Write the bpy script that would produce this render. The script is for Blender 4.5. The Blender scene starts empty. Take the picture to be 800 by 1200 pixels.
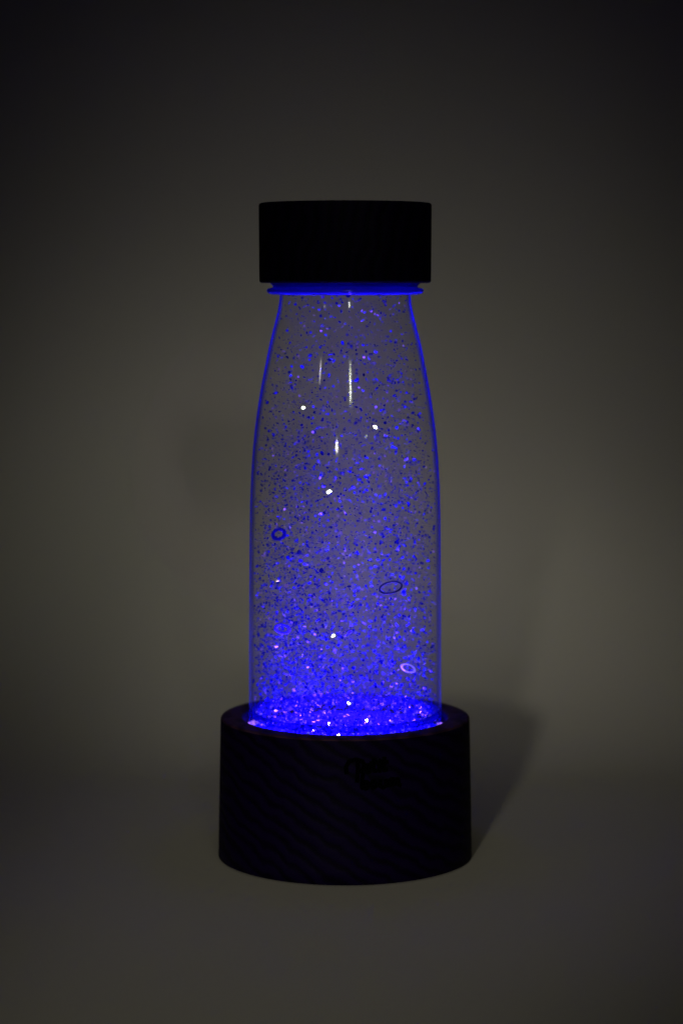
import bpy, bmesh, math, random
from mathutils import Vector, Matrix, Quaternion

sc = bpy.context.scene
C = sc.collection
R = math.radians
rng = random.Random(7)

# ------------------------------------------------------------------ camera
D, H, PITCH, F = 0.80, 0.198, R(5.6), 2750.0      # metres, metres, radians, focal length in 800 px units
cd = bpy.data.cameras.new('camera')
cam = bpy.data.objects.new('camera', cd); C.objects.link(cam)
cam.location = (-0.00125, -D, H)
cam.rotation_euler = (R(90) - PITCH, 0, 0)
cd.sensor_width = 36.0; cd.lens = F / 1200 * 36
cd.clip_start = 0.01; cd.clip_end = 50
cd.dof.use_dof = True; cd.dof.focus_distance = 0.775; cd.dof.aperture_fstop = 6.3
sc.camera = cam

# ------------------------------------------------------------------ world, view, render settings
w = bpy.data.worlds.new('World'); sc.world = w; w.use_nodes = True
bg = w.node_tree.nodes['Background']
bg.inputs['Color'].default_value = (0.9, 0.95, 1.0, 1); bg.inputs['Strength'].default_value = 0.0006
vs = sc.view_settings
vs.view_transform = 'Standard'; vs.look = 'None'; vs.exposure = 0; vs.gamma = 1
sc.render.engine = 'CYCLES'
cy = sc.cycles
cy.use_denoising = True
cy.max_bounces = 10; cy.transparent_max_bounces = 40; cy.volume_bounces = 1
cy.diffuse_bounces = 3; cy.glossy_bounces = 3; cy.transmission_bounces = 4
cy.caustics_reflective = True; cy.caustics_refractive = False
cy.sample_clamp_indirect = 4.0

# ------------------------------------------------------------------ studio lamps (all out of frame)
def aim(o, target):
    o.rotation_euler = (Vector(target) - o.location).to_track_quat('-Z', 'Y').to_euler()

def spot(name, loc, target, power, size_deg, blend, radius, col):
    l = bpy.data.lights.new(name, 'SPOT'); o = bpy.data.objects.new(name, l); C.objects.link(o)
    o.location = loc; aim(o, target)
    l.energy = power; l.spot_size = R(size_deg); l.spot_blend = blend; l.shadow_soft_size = radius; l.color = col
    return o

def strip(name, loc, target, power, sx, sy, col):
    l = bpy.data.lights.new(name, 'AREA'); o = bpy.data.objects.new(name, l); C.objects.link(o)
    o.location = loc; aim(o, target)
    l.spread = R(14)
    l.shape = 'RECTANGLE'; l.size = sx; l.size_y = sy; l.energy = power; l.color = col
    return o

# overhead front lamp: pool of light on the floor and the sweep behind
BACK = spot('sweep_spot', (0.05, -0.95, 1.15), (0.006, 0.350, 0.105), 10.4, 15.7, 1.0, 0.12, (1.0, 0.975, 0.91))
# low front-left lamp: throws the soft shadow of the base to the right and back
KEY = spot('key_spot', (-0.27, -1.50, 0.327), (0.015, 0.04, 0.0), 15.5, 11.8, 1.0, 0.040, (1.0, 0.965, 0.86))
# soft overhead fill for the floor
FILL = spot('fill_spot', (0.0, -0.55, 1.25), (0.0, 0.03, 0.0), 2.6, 32, 1.0, 0.30, (1.0, 0.96, 0.78))
STRIP_LOC = Vector((0.13, -1.05, 0.50))
STRIP = strip('strip_lamp', STRIP_LOC, (0, 0, 0.16), 0.0045, 0.045, 0.10, (0.95, 1.0, 0.80))
STRIP2 = strip('strip_lamp', (-0.62, -0.85, 0.52), (0, 0, 0.16), 0.0006, 0.03, 0.03, (0.98, 0.9, 1.0))

# ------------------------------------------------------------------ helpers
def depth_of(z):
    return D * math.cos(PITCH) + (H - z) * math.sin(PITCH)

def at(px, py, yd=0.0):
    """point at distance yd behind the bottle's axis, read off the photograph (800 x 1200)"""
    a = PITCH + math.atan((py - 600) / F)
    dist = D + yd
    z = H - dist * math.tan(a)
    dep = dist * math.cos(PITCH) + (H - z) * math.sin(PITCH)
    return Vector((cam.location.x + (px - 400) * dep / F, yd, z))

def zr(py, half):
    z = at(404, py).z
    return (half * depth_of(z) / F, z)

def obj(name, bm, mat, parent=None, smooth=True):
    me = bpy.data.meshes.new(name); bm.to_mesh(me); bm.free()
    for m in (mat if isinstance(mat, (list, tuple)) else [mat]):
        me.materials.append(m)
    o = bpy.data.objects.new(name, me); C.objects.link(o)
    if parent: o.parent = parent
    if smooth:
        for p in me.polygons: p.use_smooth = True
    return o

def empty(name, loc):
    o = bpy.data.objects.new(name, None); C.objects.link(o); o.location = loc
    o.empty_display_size = 0.01
    return o

def tag(o, label=None, cat=None, group=None, kind=None):
    if label: o['label'] = label
    if cat: o['category'] = cat
    if group: o['group'] = group
    if kind: o['kind'] = kind
    return o

def lathe(bm, prof, segs=128, mi=0, flip=False):
    """revolve (r, z) pairs; r = 0 ends become a pole"""
    rows = []
    for r, z in prof:
        if r <= 1e-7:
            rows.append([bm.verts.new((0, 0, z))])
        else:
            rows.append([bm.verts.new((r * math.cos(2*math.pi*k/segs), r * math.sin(2*math.pi*k/segs), z)) for k in range(segs)])
    for a, b in zip(rows, rows[1:]):
        for k in range(segs):
            k2 = (k + 1) % segs
            if len(a) == 1 and len(b) == 1: continue
            if len(a) == 1: vs_ = [a[0], b[k2], b[k]]
            elif len(b) == 1: vs_ = [a[k], a[k2], b[0]]
            else: vs_ = [a[k], a[k2], b[k2], b[k]]
            if flip: vs_.reverse()
            f = bm.faces.new(vs_); f.material_index = mi
    return bm

def bevel_prof(pts, br, n=4):
    """round the listed corners of a lathe profile: pts = (r, z, bevel?)"""
    out = []
    for i, (r, z, b) in enumerate(pts):
        if not b or i in (0, len(pts) - 1): out.append((r, z)); continue
        p = Vector((r, z)); a = Vector(pts[i-1][:2]); c = Vector(pts[i+1][:2])
        d1 = (a - p).normalized(); d2 = (c - p).normalized()
        q0 = p + d1 * br; q1 = p + d2 * br
        for k in range(n + 1):
            t = k / n
            q = (1-t)**2 * q0 + 2*t*(1-t) * p + t*t * q1
            out.append((q.x, q.y))
    return out

# ------------------------------------------------------------------ materials
def mat(name):
    m = bpy.data.materials.new(name); m.use_nodes = True
    nt = m.node_tree; nt.nodes.clear()
    out = nt.nodes.new('ShaderNodeOutputMaterial')
    return m, nt, out

def nd(nt, t, **kw):
    n = nt.nodes.new(t)
    for k, v in kw.items():
        if k in n.inputs: n.inputs[k].default_value = v
        else: setattr(n, k, v)
    return n

def mat_backdrop():
    m, nt, out = mat('backdrop_paper')
    p = nd(nt, 'ShaderNodeBsdfPrincipled', Roughness=0.9)
    p.inputs['Specular IOR Level'].default_value = 0.08
    tc = nd(nt, 'ShaderNodeTexCoord')
    n1 = nd(nt, 'ShaderNodeTexNoise'); n1.inputs['Scale'].default_value = 5; n1.inputs['Detail'].default_value = 3
    nt.links.new(tc.outputs['Object'], n1.inputs['Vector'])
    r = nd(nt, 'ShaderNodeValToRGB')
    r.color_ramp.elements[0].position = 0.3; r.color_ramp.elements[0].color = (0.575, 0.555, 0.465, 1)
    r.color_ramp.elements[1].position = 0.7; r.color_ramp.elements[1].color = (0.605, 0.575, 0.50, 1)
    nt.links.new(n1.outputs['Fac'], r.inputs['Fac']); nt.links.new(r.outputs['Color'], p.inputs['Base Color'])
    n2 = nd(nt, 'ShaderNodeTexNoise'); n2.inputs['Scale'].default_value = 900; n2.inputs['Detail'].default_value = 2
    nt.links.new(tc.outputs['Object'], n2.inputs['Vector'])
    b = nd(nt, 'ShaderNodeBump'); b.inputs['Strength'].default_value = 0.08; b.inputs['Distance'].default_value = 0.0004
    nt.links.new(n2.outputs['Fac'], b.inputs['Height']); nt.links.new(b.outputs['Normal'], p.inputs['Normal'])
    nt.links.new(p.outputs['BSDF'], out.inputs['Surface'])
    return m

def mat_wood(name, c0, c1, rot):
    m, nt, out = mat(name)
    p = nd(nt, 'ShaderNodeBsdfPrincipled', Roughness=0.62)
    p.inputs['Specular IOR Level'].default_value = 0.05
    tc = nd(nt, 'ShaderNodeTexCoord')
    mp = nd(nt, 'ShaderNodeMapping'); mp.inputs['Rotation'].default_value = rot
    nt.links.new(tc.outputs['Object'], mp.inputs['Vector'])
    wv = nd(nt, 'ShaderNodeTexWave'); wv.bands_direction = 'Z'
    wv.inputs['Scale'].default_value = 70; wv.inputs['Distortion'].default_value = 5.0
    wv.inputs['Detail'].default_value = 3; wv.inputs['Detail Scale'].default_value = 1.4
    nt.links.new(mp.outputs['Vector'], wv.inputs['Vector'])
    fine = nd(nt, 'ShaderNodeTexNoise'); fine.inputs['Scale'].default_value = 240; fine.inputs['Detail'].default_value = 4
    mp2 = nd(nt, 'ShaderNodeMapping'); mp2.inputs['Rotation'].default_value = rot; mp2.inputs['Scale'].default_value = (0.12, 0.12, 1.6)
    nt.links.new(tc.outputs['Object'], mp2.inputs['Vector']); nt.links.new(mp2.outputs['Vector'], fine.inputs['Vector'])
    mx = nd(nt, 'ShaderNodeMath', operation='MULTIPLY_ADD')
    nt.links.new(fine.outputs['Fac'], mx.inputs[0]); mx.inputs[1].default_value = 0.6
    nt.links.new(wv.outputs['Fac'], mx.inputs[2])
    r = nd(nt, 'ShaderNodeValToRGB')
    r.color_ramp.elements[0].position = 0.25; r.color_ramp.elements[0].color = c0
    r.color_ramp.elements[1].position = 1.25; r.color_ramp.elements[1].color = c1
    nt.links.new(mx.outputs[0], r.inputs['Fac']); nt.links.new(r.outputs['Color'], p.inputs['Base Color'])
    b = nd(nt, 'ShaderNodeBump'); b.inputs['Strength'].default_value = 0.35; b.inputs['Distance'].default_value = 0.0006
    nt.links.new(mx.outputs[0], b.inputs['Height']); nt.links.new(b.outputs['Normal'], p.inputs['Normal'])
    nt.links.new(p.outputs['BSDF'], out.inputs['Surface'])
    return m

def mat_plain(name, col, rough, spec=0.3):
    m, nt, out = mat(name)
    p = nd(nt, 'ShaderNodeBsdfPrincipled', Roughness=rough); p.inputs['Base Color'].default_value = (*col, 1)
    p.inputs['Specular IOR Level'].default_value = spec
    nt.links.new(p.outputs['BSDF'], out.inputs['Surface'])
    return m

def mat_emit(name, col, s):
    m, nt, out = mat(name)
    e = nd(nt, 'ShaderNodeEmission', Strength=s); e.inputs['Color'].default_value = (*col, 1)
    nt.links.new(e.outputs['Emission'], out.inputs['Surface'])
    return m

def mat_plastic(name, lo, hi, amount, tint, base=0.0, gloss=True, low_glow=None):
    """clear plastic: see-through face on, a grazing-edge tint standing for light bent or piped there, mirror by Fresnel"""
    m, nt, out = mat(name)
    tr = nd(nt, 'ShaderNodeBsdfTransparent'); tr.inputs['Color'].default_value = (0.985, 0.985, 0.99, 1)
    df = nd(nt, 'ShaderNodeBsdfDiffuse'); df.inputs['Color'].default_value = (*tint, 1)
    tl = nd(nt, 'ShaderNodeBsdfTranslucent'); tl.inputs['Color'].default_value = (*tint, 1)
    ad = nd(nt, 'ShaderNodeMixShader'); ad.inputs['Fac'].default_value = 0.5
    nt.links.new(df.outputs[0], ad.inputs[1]); nt.links.new(tl.outputs[0], ad.inputs[2])
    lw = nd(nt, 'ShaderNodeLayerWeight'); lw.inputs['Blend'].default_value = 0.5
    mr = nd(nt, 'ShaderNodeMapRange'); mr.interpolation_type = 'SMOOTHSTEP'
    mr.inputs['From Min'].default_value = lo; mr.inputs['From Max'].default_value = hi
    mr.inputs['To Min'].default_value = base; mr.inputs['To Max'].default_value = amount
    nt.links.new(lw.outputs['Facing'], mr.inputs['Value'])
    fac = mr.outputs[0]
    if low_glow:                                   # edge glow faded towards the foot by thinning the tint
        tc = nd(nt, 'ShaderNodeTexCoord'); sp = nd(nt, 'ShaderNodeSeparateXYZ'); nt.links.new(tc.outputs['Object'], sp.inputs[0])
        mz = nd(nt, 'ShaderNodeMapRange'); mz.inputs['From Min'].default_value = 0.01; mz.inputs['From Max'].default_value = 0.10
        mz.inputs['To Min'].default_value = low_glow; mz.inputs['To Max'].default_value = 1.0
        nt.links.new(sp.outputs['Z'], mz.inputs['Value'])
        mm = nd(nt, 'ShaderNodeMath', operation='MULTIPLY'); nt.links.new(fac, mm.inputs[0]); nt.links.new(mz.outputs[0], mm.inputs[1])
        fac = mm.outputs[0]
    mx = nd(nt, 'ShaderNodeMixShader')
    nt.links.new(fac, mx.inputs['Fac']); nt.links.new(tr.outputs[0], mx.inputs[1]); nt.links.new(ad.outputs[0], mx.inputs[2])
    if gloss:
        gl = nd(nt, 'ShaderNodeBsdfGlossy', Roughness=0.07); gl.inputs['Color'].default_value = (1, 1, 1, 1)
        fr = nd(nt, 'ShaderNodeFresnel'); fr.inputs['IOR'].default_value = 1.42
        # the same grazing mirror seen from inside: Fresnel of the front index on both faces
        geo = nd(nt, 'ShaderNodeNewGeometry')
        mi = nd(nt, 'ShaderNodeMix'); mi.data_type = 'FLOAT'
        nt.links.new(geo.outputs['Backfacing'], mi.inputs[0]); mi.inputs[2].default_value = 1.32; mi.inputs[3].default_value = 1.0 / 1.32
        nt.links.new(mi.outputs[0], fr.inputs['IOR'])
        m2 = nd(nt, 'ShaderNodeMixShader')
        sf = nd(nt, 'ShaderNodeMath', operation='MINIMUM'); sf.inputs[1].default_value = 0.13
        nt.links.new(fr.outputs[0], sf.inputs[0])
        nt.links.new(sf.outputs[0], m2.inputs['Fac']); nt.links.new(mx.outputs[0], m2.inputs[1]); nt.links.new(gl.outputs[0], m2.inputs[2])
        nt.links.new(m2.outputs[0], out.inputs['Surface'])
    else:
        nt.links.new(mx.outputs[0], out.inputs['Surface'])
    return m

def mat_liquid():
    m, nt, out = mat('clear_liquid')
    v = nd(nt, 'ShaderNodeVolumeScatter', Density=0.3); v.inputs['Color'].default_value = (0.95, 0.93, 0.98, 1)
    v.inputs['Anisotropy'].default_value = 0.1
    nt.links.new(v.outputs[0], out.inputs['Volume'])
    return m

def mat_flake():
    """blue foil under a clear lacquer, each flake a shade of its own"""
    m, nt, out = mat('glitter_foil')
    p = nd(nt, 'ShaderNodeBsdfPrincipled', Roughness=0.42, Metallic=0.25)
    p.inputs['Specular IOR Level'].default_value = 0.15
    p.inputs['Coat Weight'].default_value = 0.3; p.inputs['Coat Roughness'].default_value = 0.10
    geo = nd(nt, 'ShaderNodeNewGeometry')
    r = nd(nt, 'ShaderNodeValToRGB')
    e = r.color_ramp.elements
    e[0].position = 0.0; e[0].color = (0.002, 0.001, 0.55, 1)
    e[1].position = 0.93; e[1].color = (0.90, 0.68, 1.0, 1)
    k = e.new(0.72); k.color = (0.004, 0.002, 0.75, 1)
    k = e.new(0.90); k.color = (0.02, 0.012, 0.85, 1)
    nt.links.new(geo.outputs['Random Per Island'], r.inputs['Fac']); nt.links.new(r.outputs['Color'], p.inputs['Base Color'])
    # thin film: part of the light comes through to the other side
    tl = nd(nt, 'ShaderNodeBsdfTranslucent'); nt.links.new(r.outputs['Color'], tl.inputs['Color'])
    mx = nd(nt, 'ShaderNodeMixShader'); mx.inputs['Fac'].default_value = 0.42
    nt.links.new(p.outputs['BSDF'], mx.inputs[1]); nt.links.new(tl.outputs[0], mx.inputs[2])
    nt.links.new(mx.outputs[0], out.inputs['Surface'])
    return m

def mat_foil(name, col, rough):
    m, nt, out = mat(name)
    p = nd(nt, 'ShaderNodeBsdfPrincipled', Roughness=rough, Metallic=1.0); p.inputs['Base Color'].default_value = (*col, 1)
    nt.links.new(p.outputs['BSDF'], out.inputs['Surface'])
    return m

M_BACK = mat_backdrop()
M_WOOD = mat_wood('dark_stained_wood', (0.0015, 0.0004, 0.006, 1), (0.0055, 0.0012, 0.024, 1), (0, R(-33), R(20)))
M_RIM = mat_wood('glow_lit_rim', (0.020, 0.008, 0.016, 1), (0.055, 0.022, 0.040, 1), (0, R(-33), R(20)))  # wood lightened and purpled to stand for the glow on the rim
M_CAP = mat_wood('black_stained_wood', (0.0012, 0.0006, 0.004, 1), (0.003, 0.001, 0.010, 1), (0, R(80), R(10)))
M_MARK = mat_plain('burnt_mark', (0.0006, 0.0005, 0.0006), 0.95, 0.02)
M_DISC = mat_emit('blue_light_diffuser', (0.0016, 0.0003, 1.0), 4.5)
M_GAP = mat_emit('violet_gap_glow', (0.36, 0.14, 1.0), 2.2)
M_BEAD = mat_emit('glint_bead_light', (0.66, 0.42, 1.0), 500.0)
M_OUT = mat_plastic('clear_plastic', 0.62, 0.90, 0.95, (0.05, 0.03, 0.95), 0.0, low_glow=0.35)  # blue edge tint stands for lamp light piped along the wall
M_IN = mat_plastic('clear_plastic_inside', 0.72, 0.92, 0.25, (0.004, 0.004, 0.05), 0.0, gloss=False)  # dark edge tint stands for the line refraction would leave
M_FLANGE = mat_plastic('milky_plastic', 0.2, 0.9, 0.97, (0.05, 0.03, 0.98), 0.9)
M_GLOW = mat_plastic('glow_band_blue', 0.2, 0.9, 0.8, (0.012, 0.004, 0.80), 0.42, gloss=False)
M_LIQ = mat_liquid()
M_FLAKE = mat_flake()
def mat_thin(name, col, rough, thru):
    m, nt, out = mat(name)
    p = nd(nt, 'ShaderNodeBsdfPrincipled', Roughness=rough); p.inputs['Base Color'].default_value = (*col, 1)
    tl = nd(nt, 'ShaderNodeBsdfTranslucent'); tl.inputs['Color'].default_value = (*col, 1)
    mx = nd(nt, 'ShaderNodeMixShader'); mx.inputs['Fac'].default_value = thru
    nt.links.new(p.outputs['BSDF'], mx.inputs[1]); nt.links.new(tl.outputs[0], mx.inputs[2])
    nt.links.new(mx.outputs[0], out.inputs['Surface'])
    return m
M_SILVER = mat_thin('silver_glitter_foil', (0.95, 0.78, 0.98), 0.3, 0.4)

# ------------------------------------------------------------------ the setting: one seamless sweep
bm = bmesh.new()
Y0, RA = 0.12, 0.30
prof = [(-2.2, 0.0), (-1.0, 0.0), (0.0, 0.0), (Y0, 0.0)]
for k in range(1, 33):
    t = k / 32 * math.pi / 2
    prof.append((Y0 + RA * math.sin(t), RA - RA * math.cos(t)))
prof.append((Y0 + RA, 1.9))
xs = [-1.8 + 3.6 * i / 12 for i in range(13)]
grid = [[bm.verts.new((x, y, z)) for x in xs] for y, z in prof]
for a, b in zip(grid, grid[1:]):
    for i in range(12):
        bm.faces.new((a[i], a[i+1], b[i+1], b[i]))
tag(obj('backdrop', bm, M_BACK), 'plain dark grey seamless paper sweep behind and under the lamp', 'backdrop', kind='structure')

# ------------------------------------------------------------------ the wooden lamp base
base = tag(empty('lamp_base', (0, 0, 0)), 'dark wooden round lamp base glowing blue from its recess under the bottle', 'lamp base')
RB0, RB1, ZT, RH, ZR = 0.0439, 0.0429, 0.0490, 0.0352, 0.0440
bm = bmesh.new()
p = bevel_prof([(0.0, 0.0002, 0), (RB0 - 0.0010, 0.0002, 0), (RB0, 0.0006, 0), (RB1, ZT, 1), (RH, ZT, 1), (RH, ZR - 0.003, 0), (0.0, ZR - 0.003, 0)], 0.0011)
full = []
for a, b in zip(p, p[1:]):
    n = max(1, int(abs(b[1] - a[1]) / 0.004))
    for k in range(n): full.append((a[0] + (b[0] - a[0]) * k / n, a[1] + (b[1] - a[1]) * k / n))
full.append(p[-1])
lathe(bm, full, 160)
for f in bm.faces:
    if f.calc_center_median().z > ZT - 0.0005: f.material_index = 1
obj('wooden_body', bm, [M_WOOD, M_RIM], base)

bm = bmesh.new(); lathe(bm, [(0.0, ZR), (0.0326, ZR), (0.0326, ZR - 0.0026), (0.0, ZR - 0.0026)], 96, flip=True)
disc = obj('light_disc', bm, M_DISC, base)
# the lamp in the base throws its light straight up through the bottle
l = bpy.data.lights.new('base_beam', 'AREA'); BEAM = bpy.data.objects.new('base_beam', l); C.objects.link(BEAM)
l.shape = 'DISK'; l.size = 0.060; l.spread = R(26); l.energy = 0.33; l.color = (0.10, 0.030, 1.0)
BEAM.location = (0, 0, ZR + 0.0006); BEAM.rotation_euler = (math.pi, 0, 0); BEAM.parent = base
# two glowing arcs added in the recess gap, for its violet light
for a0, a1 in ((152, 212), (-20, 16)):
    bm = bmesh.new(); rows = []
    for q in range(25):
        a = R(a0 + (a1 - a0) * q / 24)
        rows.append([bm.verts.new((r * math.cos(a), r * math.sin(a), z)) for r, z in ((0.0334, ZR + 0.0006), (0.0350, ZR + 0.0006), (0.0350, ZR - 0.0022), (0.0334, ZR - 0.0022))])
    for u, v in zip(rows, rows[1:]):
        for e in range(4):
            bm.faces.new((u[e], v[e], v[(e + 1) % 4], u[(e + 1) % 4]))
    bm.faces.new(rows[0]); bm.faces.new(rows[-1][::-1])
    bmesh.ops.recalc_face_normals(bm, faces=bm.faces)
    obj('gap_glow', bm, M_GAP, base, smooth=False)
for k in range(6):  # bright beads added on the disc for the glitter's violet-white glints
    a = 2 * math.pi * (k + rng.uniform(-0.4, 0.4)) / 6 + 0.4
    bm = bmesh.new(); bmesh.ops.create_icosphere(bm, subdivisions=2, radius=rng.uniform(0.00022, 0.0004))
    bmesh.ops.scale(bm, vec=(1, 1, 0.6), verts=bm.verts)
    o = obj('glint_bead', bm, M_BEAD, disc); rad_c = 0.019 + rng.uniform(-0.009, 0.009); o.location = (rad_c * math.cos(a), rad_c * math.sin(a), ZR + 0.0004)

# the branded script on the front of the base: two short lines burnt into the wood
def stroke(bm, pts, rad=0.00068):
    """flat ribbon following the round front of the base; pts in photograph pixels"""
    dense = []
    for a, b in zip(pts, pts[1:]):
        for k in range(6):
            t = k / 6; dense.append((a[0] + (b[0]-a[0]) * t, a[1] + (b[1]-a[1]) * t))
    dense.append(pts[-1])
    world = []
    for px, py in dense:
        q = at(px, py, -0.0415)
        ang = math.asin(max(-1, min(1, q.x / 0.0431)))
        world.append((ang, q.z))
    for (a0, z0), (a1, z1) in zip(world, world[1:]):
        dx, dz = (a1 - a0) * 0.043, z1 - z0
        L = math.hypot(dx, dz) or 1e-9
        nx, nz = -dz / L * rad, dx / L * rad
        ex, ez = dx / L * rad * 0.4, dz / L * rad * 0.4
        vs8 = []
        for rr in (0.00018, -0.0006):
            for (sa, sz, s) in ((a0 - ex/0.043, z0 - ez, 1), (a1 + ex/0.043, z1 + ez, 1), (a1 + ex/0.043, z1 + ez, -1), (a0 - ex/0.043, z0 - ez, -1)):
                ang = sa + s * nx / 0.043; z = sz + s * nz
                rad_ = RB0 + (RB1 - RB0) * (z / ZT) + rr
                vs8.append(bm.verts.new((rad_ * math.sin(ang), -rad_ * math.cos(ang), z)))
        q = vs8
        for f in ((0,1,2,3), (4,7,6,5), (0,4,5,1), (1,5,6,2), (2,6,7,3), (3,7,4,0)):
            bm.faces.new([q[i] for i in f])
LETTERS = [
    # "Petit"
    [(406, 905), (405, 898), (409, 891), (417, 889), (424, 891), (427, 896), (424, 902), (418, 904)],
    [(419, 891), (419, 902), (418, 915)],
    [(428, 901), (433, 899), (433, 896), (430, 896), (428, 900), (430, 904), (434, 903)],
    [(438, 889), (437, 898), (438, 903), (441, 903)], [(434, 894), (442, 893)],
    [(444, 896), (444, 903), (446, 903)], [(444, 891), (445, 892)],
    [(450, 888), (449, 898), (450, 903), (453, 902)], [(446, 894), (454, 893)],
    # "boum"
    [(425, 905), (424, 914), (424, 922), (429, 923), (432, 919), (429, 915), (425, 918)],
    [(436, 915), (434, 919), (437, 923), (441, 920), (439, 915), (436, 915)],
    [(445, 914), (445, 921), (449, 923), (452, 919), (452, 914), (453, 922)],
    [(457, 922), (457, 914), (461, 914), (462, 921), (462, 915), (466, 914), (467, 921), (469, 922)],
]
bm = bmesh.new()
for s in LETTERS: stroke(bm, s)
obj('burnt_lettering', bm, M_MARK, base, smooth=False)

# ------------------------------------------------------------------ the bottle
ZB = ZR + 0.0010
bottle = tag(empty('sensory_bottle', (0, 0, ZB)), 'clear glitter bottle with a black screw cap standing in the wooden lamp base', 'bottle')
SHAPE = [(830, 112.3), (760, 112.2), (690, 112.0), (640, 111.8), (600, 111.4), (575, 110.8), (550, 109.6), (525, 108.0), (500, 105.4), (480, 102.6),
         (460, 99.5), (445, 96.8), (430, 93.9), (415, 91.0), (400, 87.8), (385, 84.0), (372, 80.6), (360, 77.8), (350, 76.4), (343, 76.0)]
wall = [zr(y, h) for y, h in SHAPE]
RW = wall[0][0]
ZN = wall[-1][1]
def wall_r(z):
    if z <= wall[0][1]: return RW
    for (r0, z0), (r1, z1) in zip(wall, wall[1:]):
        if z0 <= z <= z1: return r0 + (r1 - r0) * (z - z0) / (z1 - z0)
    return wall[-1][0]
def smooth_prof(off, zlo, zhi, n=70):
    out = []
    for k in range(n + 1):
        z = zlo + (zhi - zlo) * k / n
        r = sum(wall_r(z + d * 0.0012) for d in (-2, -1, 0, 1, 2)) / 5
        out.append((r - off, z))
    return out
T = 0.0008
def local(prof): return [(r, z - ZB) for r, z in prof]
ZTOP = zr(322, 75)[1]
bm = bmesh.new()
# outside: rounded foot, wall, neck
foot = [(0.0, ZB), (RW - 0.0030, ZB), (RW - 0.0014, ZB + 0.0003), (RW - 0.0004, ZB + 0.0012)]
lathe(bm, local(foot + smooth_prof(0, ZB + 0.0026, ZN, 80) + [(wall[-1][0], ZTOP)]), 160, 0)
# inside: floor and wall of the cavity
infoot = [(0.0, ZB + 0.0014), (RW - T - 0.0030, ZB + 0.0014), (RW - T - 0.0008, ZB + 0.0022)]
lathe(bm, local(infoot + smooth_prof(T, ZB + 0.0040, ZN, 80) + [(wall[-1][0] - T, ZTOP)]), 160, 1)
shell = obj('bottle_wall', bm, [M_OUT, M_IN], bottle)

# thin blue sleeve added inside the wall for the glow at its foot
bm = bmesh.new()
lathe(bm, local([(RW - T - 0.0002, ZB + 0.0040), (RW - T - 0.0002, 0.0512), (RW - T - 0.0006, 0.0512), (RW - T - 0.0006, ZB + 0.0040), (RW - T - 0.0002, ZB + 0.0040)]), 128)
obj('glow_band', bm, M_GLOW, bottle)

# the liquid fills the cavity to the neck
bm = bmesh.new()
q = smooth_prof(T + 0.0009, ZB + 0.0030, ZN - 0.001, 60)
lathe(bm, local([(0.0, ZB + 0.0018), (q[0][0] - 0.001, ZB + 0.0018)] + q + [(0.0, ZN - 0.0008)]), 96)
obj('liquid', bm, M_LIQ, bottle)

# tamper ring and transfer flange below the cap
fl = [zr(345.5, 74.8), zr(345.0, 86), zr(343.4, 90.6), zr(340.5, 92.0), zr(338.2, 90.6), zr(337.2, 86.5), zr(336.4, 84.2), zr(334.2, 85.4), zr(332.6, 87.4), zr(331.4, 87.6), zr(330.2, 86), zr(330.2, 74.8)]
bm = bmesh.new(); lathe(bm, local(fl + [fl[0]]), 160)
obj('neck_ring', bm, M_FLANGE, bottle)

# cap: a plain turned cylinder with eased edges
(rc0, zc0), (rc1, zc1) = zr(331.6, 100.4), zr(238.0, 101.2)
bm = bmesh.new()
p = bevel_prof([(0.0, zc0, 0), (rc0, zc0, 1), (rc1, zc1, 1), (0.0, zc1, 0)], 0.0010)
lathe(bm, local(p), 160)
obj('screw_cap', bm, M_CAP, bottle)

# ------------------------------------------------------------------ glitter: thousands of flakes, one object
def add_flake(bm, pos, nrm, rad, thick, sides=6, sx=1.0, mi=0):
    rot = nrm.to_track_quat('Z', 'X').to_matrix() @ Matrix.Rotation(rng.uniform(0, 6.28), 3, 'Z')
    top, bot = [], []
    for k in range(sides):
        a = 2 * math.pi * k / sides
        v = Vector((rad * math.cos(a) * sx, rad * math.sin(a), 0))
        top.append(bm.verts.new(pos + rot @ (v + Vector((0, 0, thick / 2)))))
        bot.append(bm.verts.new(pos + rot @ (v - Vector((0, 0, thick / 2)))))
    fs = [bm.faces.new(top), bm.faces.new(bot[::-1])]
    for k in range(sides):
        k2 = (k + 1) % sides
        fs.append(bm.faces.new((top[k], bot[k], bot[k2], top[k2])))
    for f in fs: f.material_index = mi

def rand_in(z, squeeze=1.0):
    rm = (wall_r(z) - T - 0.0006) * squeeze
    r = rm * rng.random() ** 0.30; a = rng.uniform(0, 2 * math.pi)
    return Vector((r * math.cos(a), r * math.sin(a), z))

def flake_normal(flat):
    while True:
        v = Vector((rng.gauss(0, 1), rng.gauss(0, 1), rng.gauss(0, 1) * flat))
        if v.length > 1e-3: return v.normalized()

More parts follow.
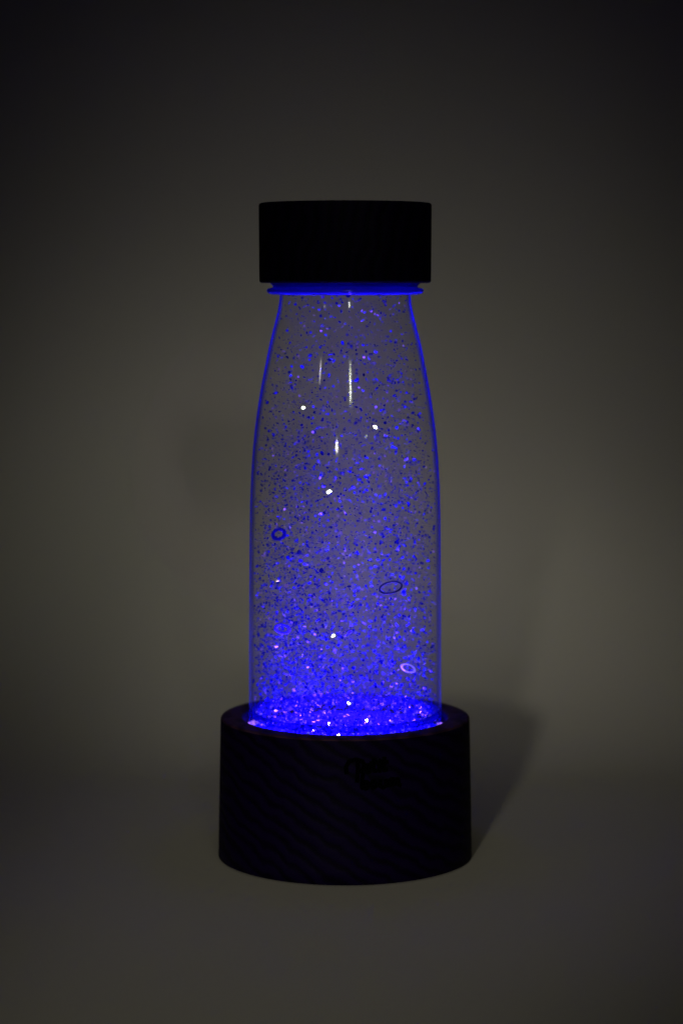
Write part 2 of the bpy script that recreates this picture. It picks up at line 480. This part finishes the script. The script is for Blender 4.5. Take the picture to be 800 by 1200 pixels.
# the hoops keep a little clear liquid in front of them
CLEAR = [(at(326.5, 626, -0.020), 0.0030), (at(457.5, 688.5, -0.018), 0.0030), (at(478, 783, -0.0225), 0.0034)]
def in_front_of_hoop(p):
    return any(abs(p.x - c.x) < d and abs(p.z - c.z) < d * 0.8 and p.y < c.y + 0.004 for c, d in CLEAR)
bm = bmesh.new()
bands = [(346, 400, 450), (400, 470, 1000), (470, 540, 1350), (540, 620, 1900), (620, 690, 2100), (690, 750, 2500), (750, 800, 2500), (800, 832, 1700)]
for y0, y1, n in bands:
    for _ in range(n):
        py = rng.uniform(y0, y1)
        z = at(404, py).z
        pos = rand_in(z)
        # a little thicker on the left and near the bottom, as the swirl carries it
        if py > 640 and pos.x > 0.004 and rng.random() < 0.28: pos.x = -pos.x
        rad = 0.00020 + 0.00044 * rng.random() ** 1.9
        if rng.random() < 0.03: rad *= 1.5
        if in_front_of_hoop(pos): continue
        add_flake(bm, pos, flake_normal(1.0 if rng.random() < 0.45 else 3.5), rad, 0.00004, 6, rng.uniform(0.75, 1.0))
# finer slivers lying nearly flat, seen as short dashes
for _ in range(6500):
    py = 834 - 330 * rng.random() ** 1.5
    pos = rand_in(at(404, py).z)
    if pos.x > 0.006 and rng.random() < 0.2: pos.x = -pos.x
    if in_front_of_hoop(pos): continue
    add_flake(bm, pos, flake_normal(7.0), 0.00022 + 0.00038 * rng.random() ** 1.5, 0.00004, 6, rng.uniform(0.6, 1.0), 1 if rng.random() < 0.07 else 0)
# settled layer on the floor of the bottle
for _ in range(1100):
    pos = rand_in(ZB + 0.0020 + 0.0042 * rng.random() ** 1.6, 0.985)
    add_flake(bm, pos, flake_normal(2.2), 0.0003 + 0.00035 * rng.random(), 0.00004, 6, rng.uniform(0.75, 1.0), 1 if rng.random() < 0.10 else 0)
# and a band of flakes clinging to the wall just above the floor
for _ in range(1100):
    a = rng.uniform(0, 2 * math.pi); r = RW - T - 0.0010 - 0.0022 * rng.random()
    pos = Vector((r * math.cos(a), r * math.sin(a), ZB + 0.0020 + (0.0512 - ZB - 0.0022) * rng.random()))
    add_flake(bm, pos, flake_normal(1.2), 0.00028 + 0.00038 * rng.random(), 0.00004, 6, rng.uniform(0.75, 1.0), 1 if rng.random() < 0.09 else 0)
gl = obj('glitter_flakes', bm, [M_FLAKE, M_SILVER], None, smooth=False)
tag(gl, 'fine blue glitter drifting through the clear bottle, thickest near its floor', 'glitter', kind='stuff')

# ------------------------------------------------------------------ larger sequins that catch the lamps
CAM = Vector(cam.location)
def half_to(pos, lamp):
    return ((CAM - pos).normalized() + (Vector(lamp) - pos).normalized()).normalized()
SEQ = [  # px, py, depth, width px, colour, lamp, label
    (355.5, 478, -0.016, 5.4, (0.82, 0.92, 0.84), 'S', 'round greenish white sequin glinting left of centre below the bottle shoulder'),
    (439.5, 500.5, -0.018, 6.6, (0.95, 0.82, 0.98), 'S', 'pinkish white oval sequin glinting right of centre in the upper bottle'),
    (428.5, 511.5, -0.014, 5.0, (0.40, 0.42, 0.36), 'S', 'dull grey sequin just below and left of the pinkish oval one'),
    (385.5, 576.5, -0.020, 7.2, (0.95, 0.95, 0.95), 'S', 'brightest wide white sequin floating halfway up the bottle'),
    (390.5, 745, -0.019, 6.4, (0.95, 0.98, 0.90), 'S', 'round white sequin alone in the lower middle of the bottle'),
    (408.5, 824, -0.024, 6.2, (0.98, 0.93, 0.95), 'S', 'white sequin glinting just above the glowing bottle floor'),
    (348, 520, -0.012, 5.0, (0.75, 0.85, 0.75), 'S', 'thin pale sequin seen almost edge on below the round greenish one'),
    (325.5, 681.5, -0.010, 4.2, (0.98, 0.62, 0.72), 'S', 'small rosy sequin near the left wall below the dark blue hoop'),
]
for px, py, yd, wd, col, lamp, lab in SEQ:
    pos = at(px, py, yd)
    bm = bmesh.new()
    rad = wd * 0.43 * depth_of(pos.z) / F
    n = half_to(pos, STRIP_LOC)
    if 'edge on' in lab: n = (n + Vector((0, 0, 2.2))).normalized()
    n = (n + Vector((rng.gauss(0, 0.015), rng.gauss(0, 0.015), rng.gauss(0, 0.015)))).normalized()
    add_flake(bm, Vector((0, 0, 0)), n, rad, 0.00008, 7, rng.uniform(0.55, 0.8))
    o = obj('sequin', bm, mat_foil('sequin_foil', col, 0.16), None, smooth=False)
    o.location = pos
    tag(o, lab, 'sequin', 'large sequins floating in the bottle')

# ------------------------------------------------------------------ small hoops floating in the liquid
def hoop(px, py, yd, wpx, tube, tilt, roll, material, lab, bumps=0.0, flat=1.0):
    pos = at(px, py, yd)
    k = depth_of(pos.z) / F
    Rm, r = wpx / 2 * k, tube / 2 * k
    bm = bmesh.new()
    NS, NT = 48, 10
    rows = []
    for i in range(NS):
        a = 2 * math.pi * i / NS
        rr = r * (1 + bumps * math.sin(a * 7 + 1.3) * 0.5 + bumps * rng.uniform(-0.4, 0.4))
        c = Vector((math.cos(a), math.sin(a), 0))
        rows.append([bm.verts.new(c * (Rm - r + rr * math.cos(2*math.pi*j/NT)) + Vector((0, 0, flat * rr * math.sin(2*math.pi*j/NT)))) for j in range(NT)])
    for i in range(NS):
        a, b = rows[i], rows[(i + 1) % NS]
        for j in range(NT):
            bm.faces.new((a[j], b[j], b[(j+1) % NT], a[(j+1) % NT]))
    o = obj('small_hoop', bm, material)
    o.location = pos
    o.rotation_euler = (Matrix.Rotation(roll, 4, 'Y') @ Matrix.Rotation(tilt, 4, 'X')).to_euler()
    tag(o, lab, 'hoop', 'small hoops floating in the bottle')
    return o
M_HB = mat_thin('blue_hoop_foil', (0.012, 0.006, 0.95), 0.4, 0.65)
M_HD = mat_plain('dark_hoop_foil', (0.006, 0.005, 0.11), 0.4, 0.3)
M_HW = mat_thin('pearl_hoop', (0.98, 0.93, 0.98), 0.35, 0.15)
hoop(326.5, 626, -0.020, 18, 4.4, R(-58), R(-25), M_HB, 'thick bright blue hoop near the left wall halfway down the bottle', 0.25, 0.4)
hoop(457.5, 688.5, -0.018, 28, 2.2, R(22), R(-12), M_HD, 'wide thin dark hoop lying nearly flat right of centre')
hoop(478, 783, -0.0225, 19, 3.4, R(-40), R(24), M_HW, 'pale pinkish white hoop low near the right wall', 0.0, 0.4)
hoop(331, 737, -0.012, 20, 4.0, R(-45), R(10), M_HB, 'faint blue hoop among thick glitter low near the left wall', 0.3, 0.4)
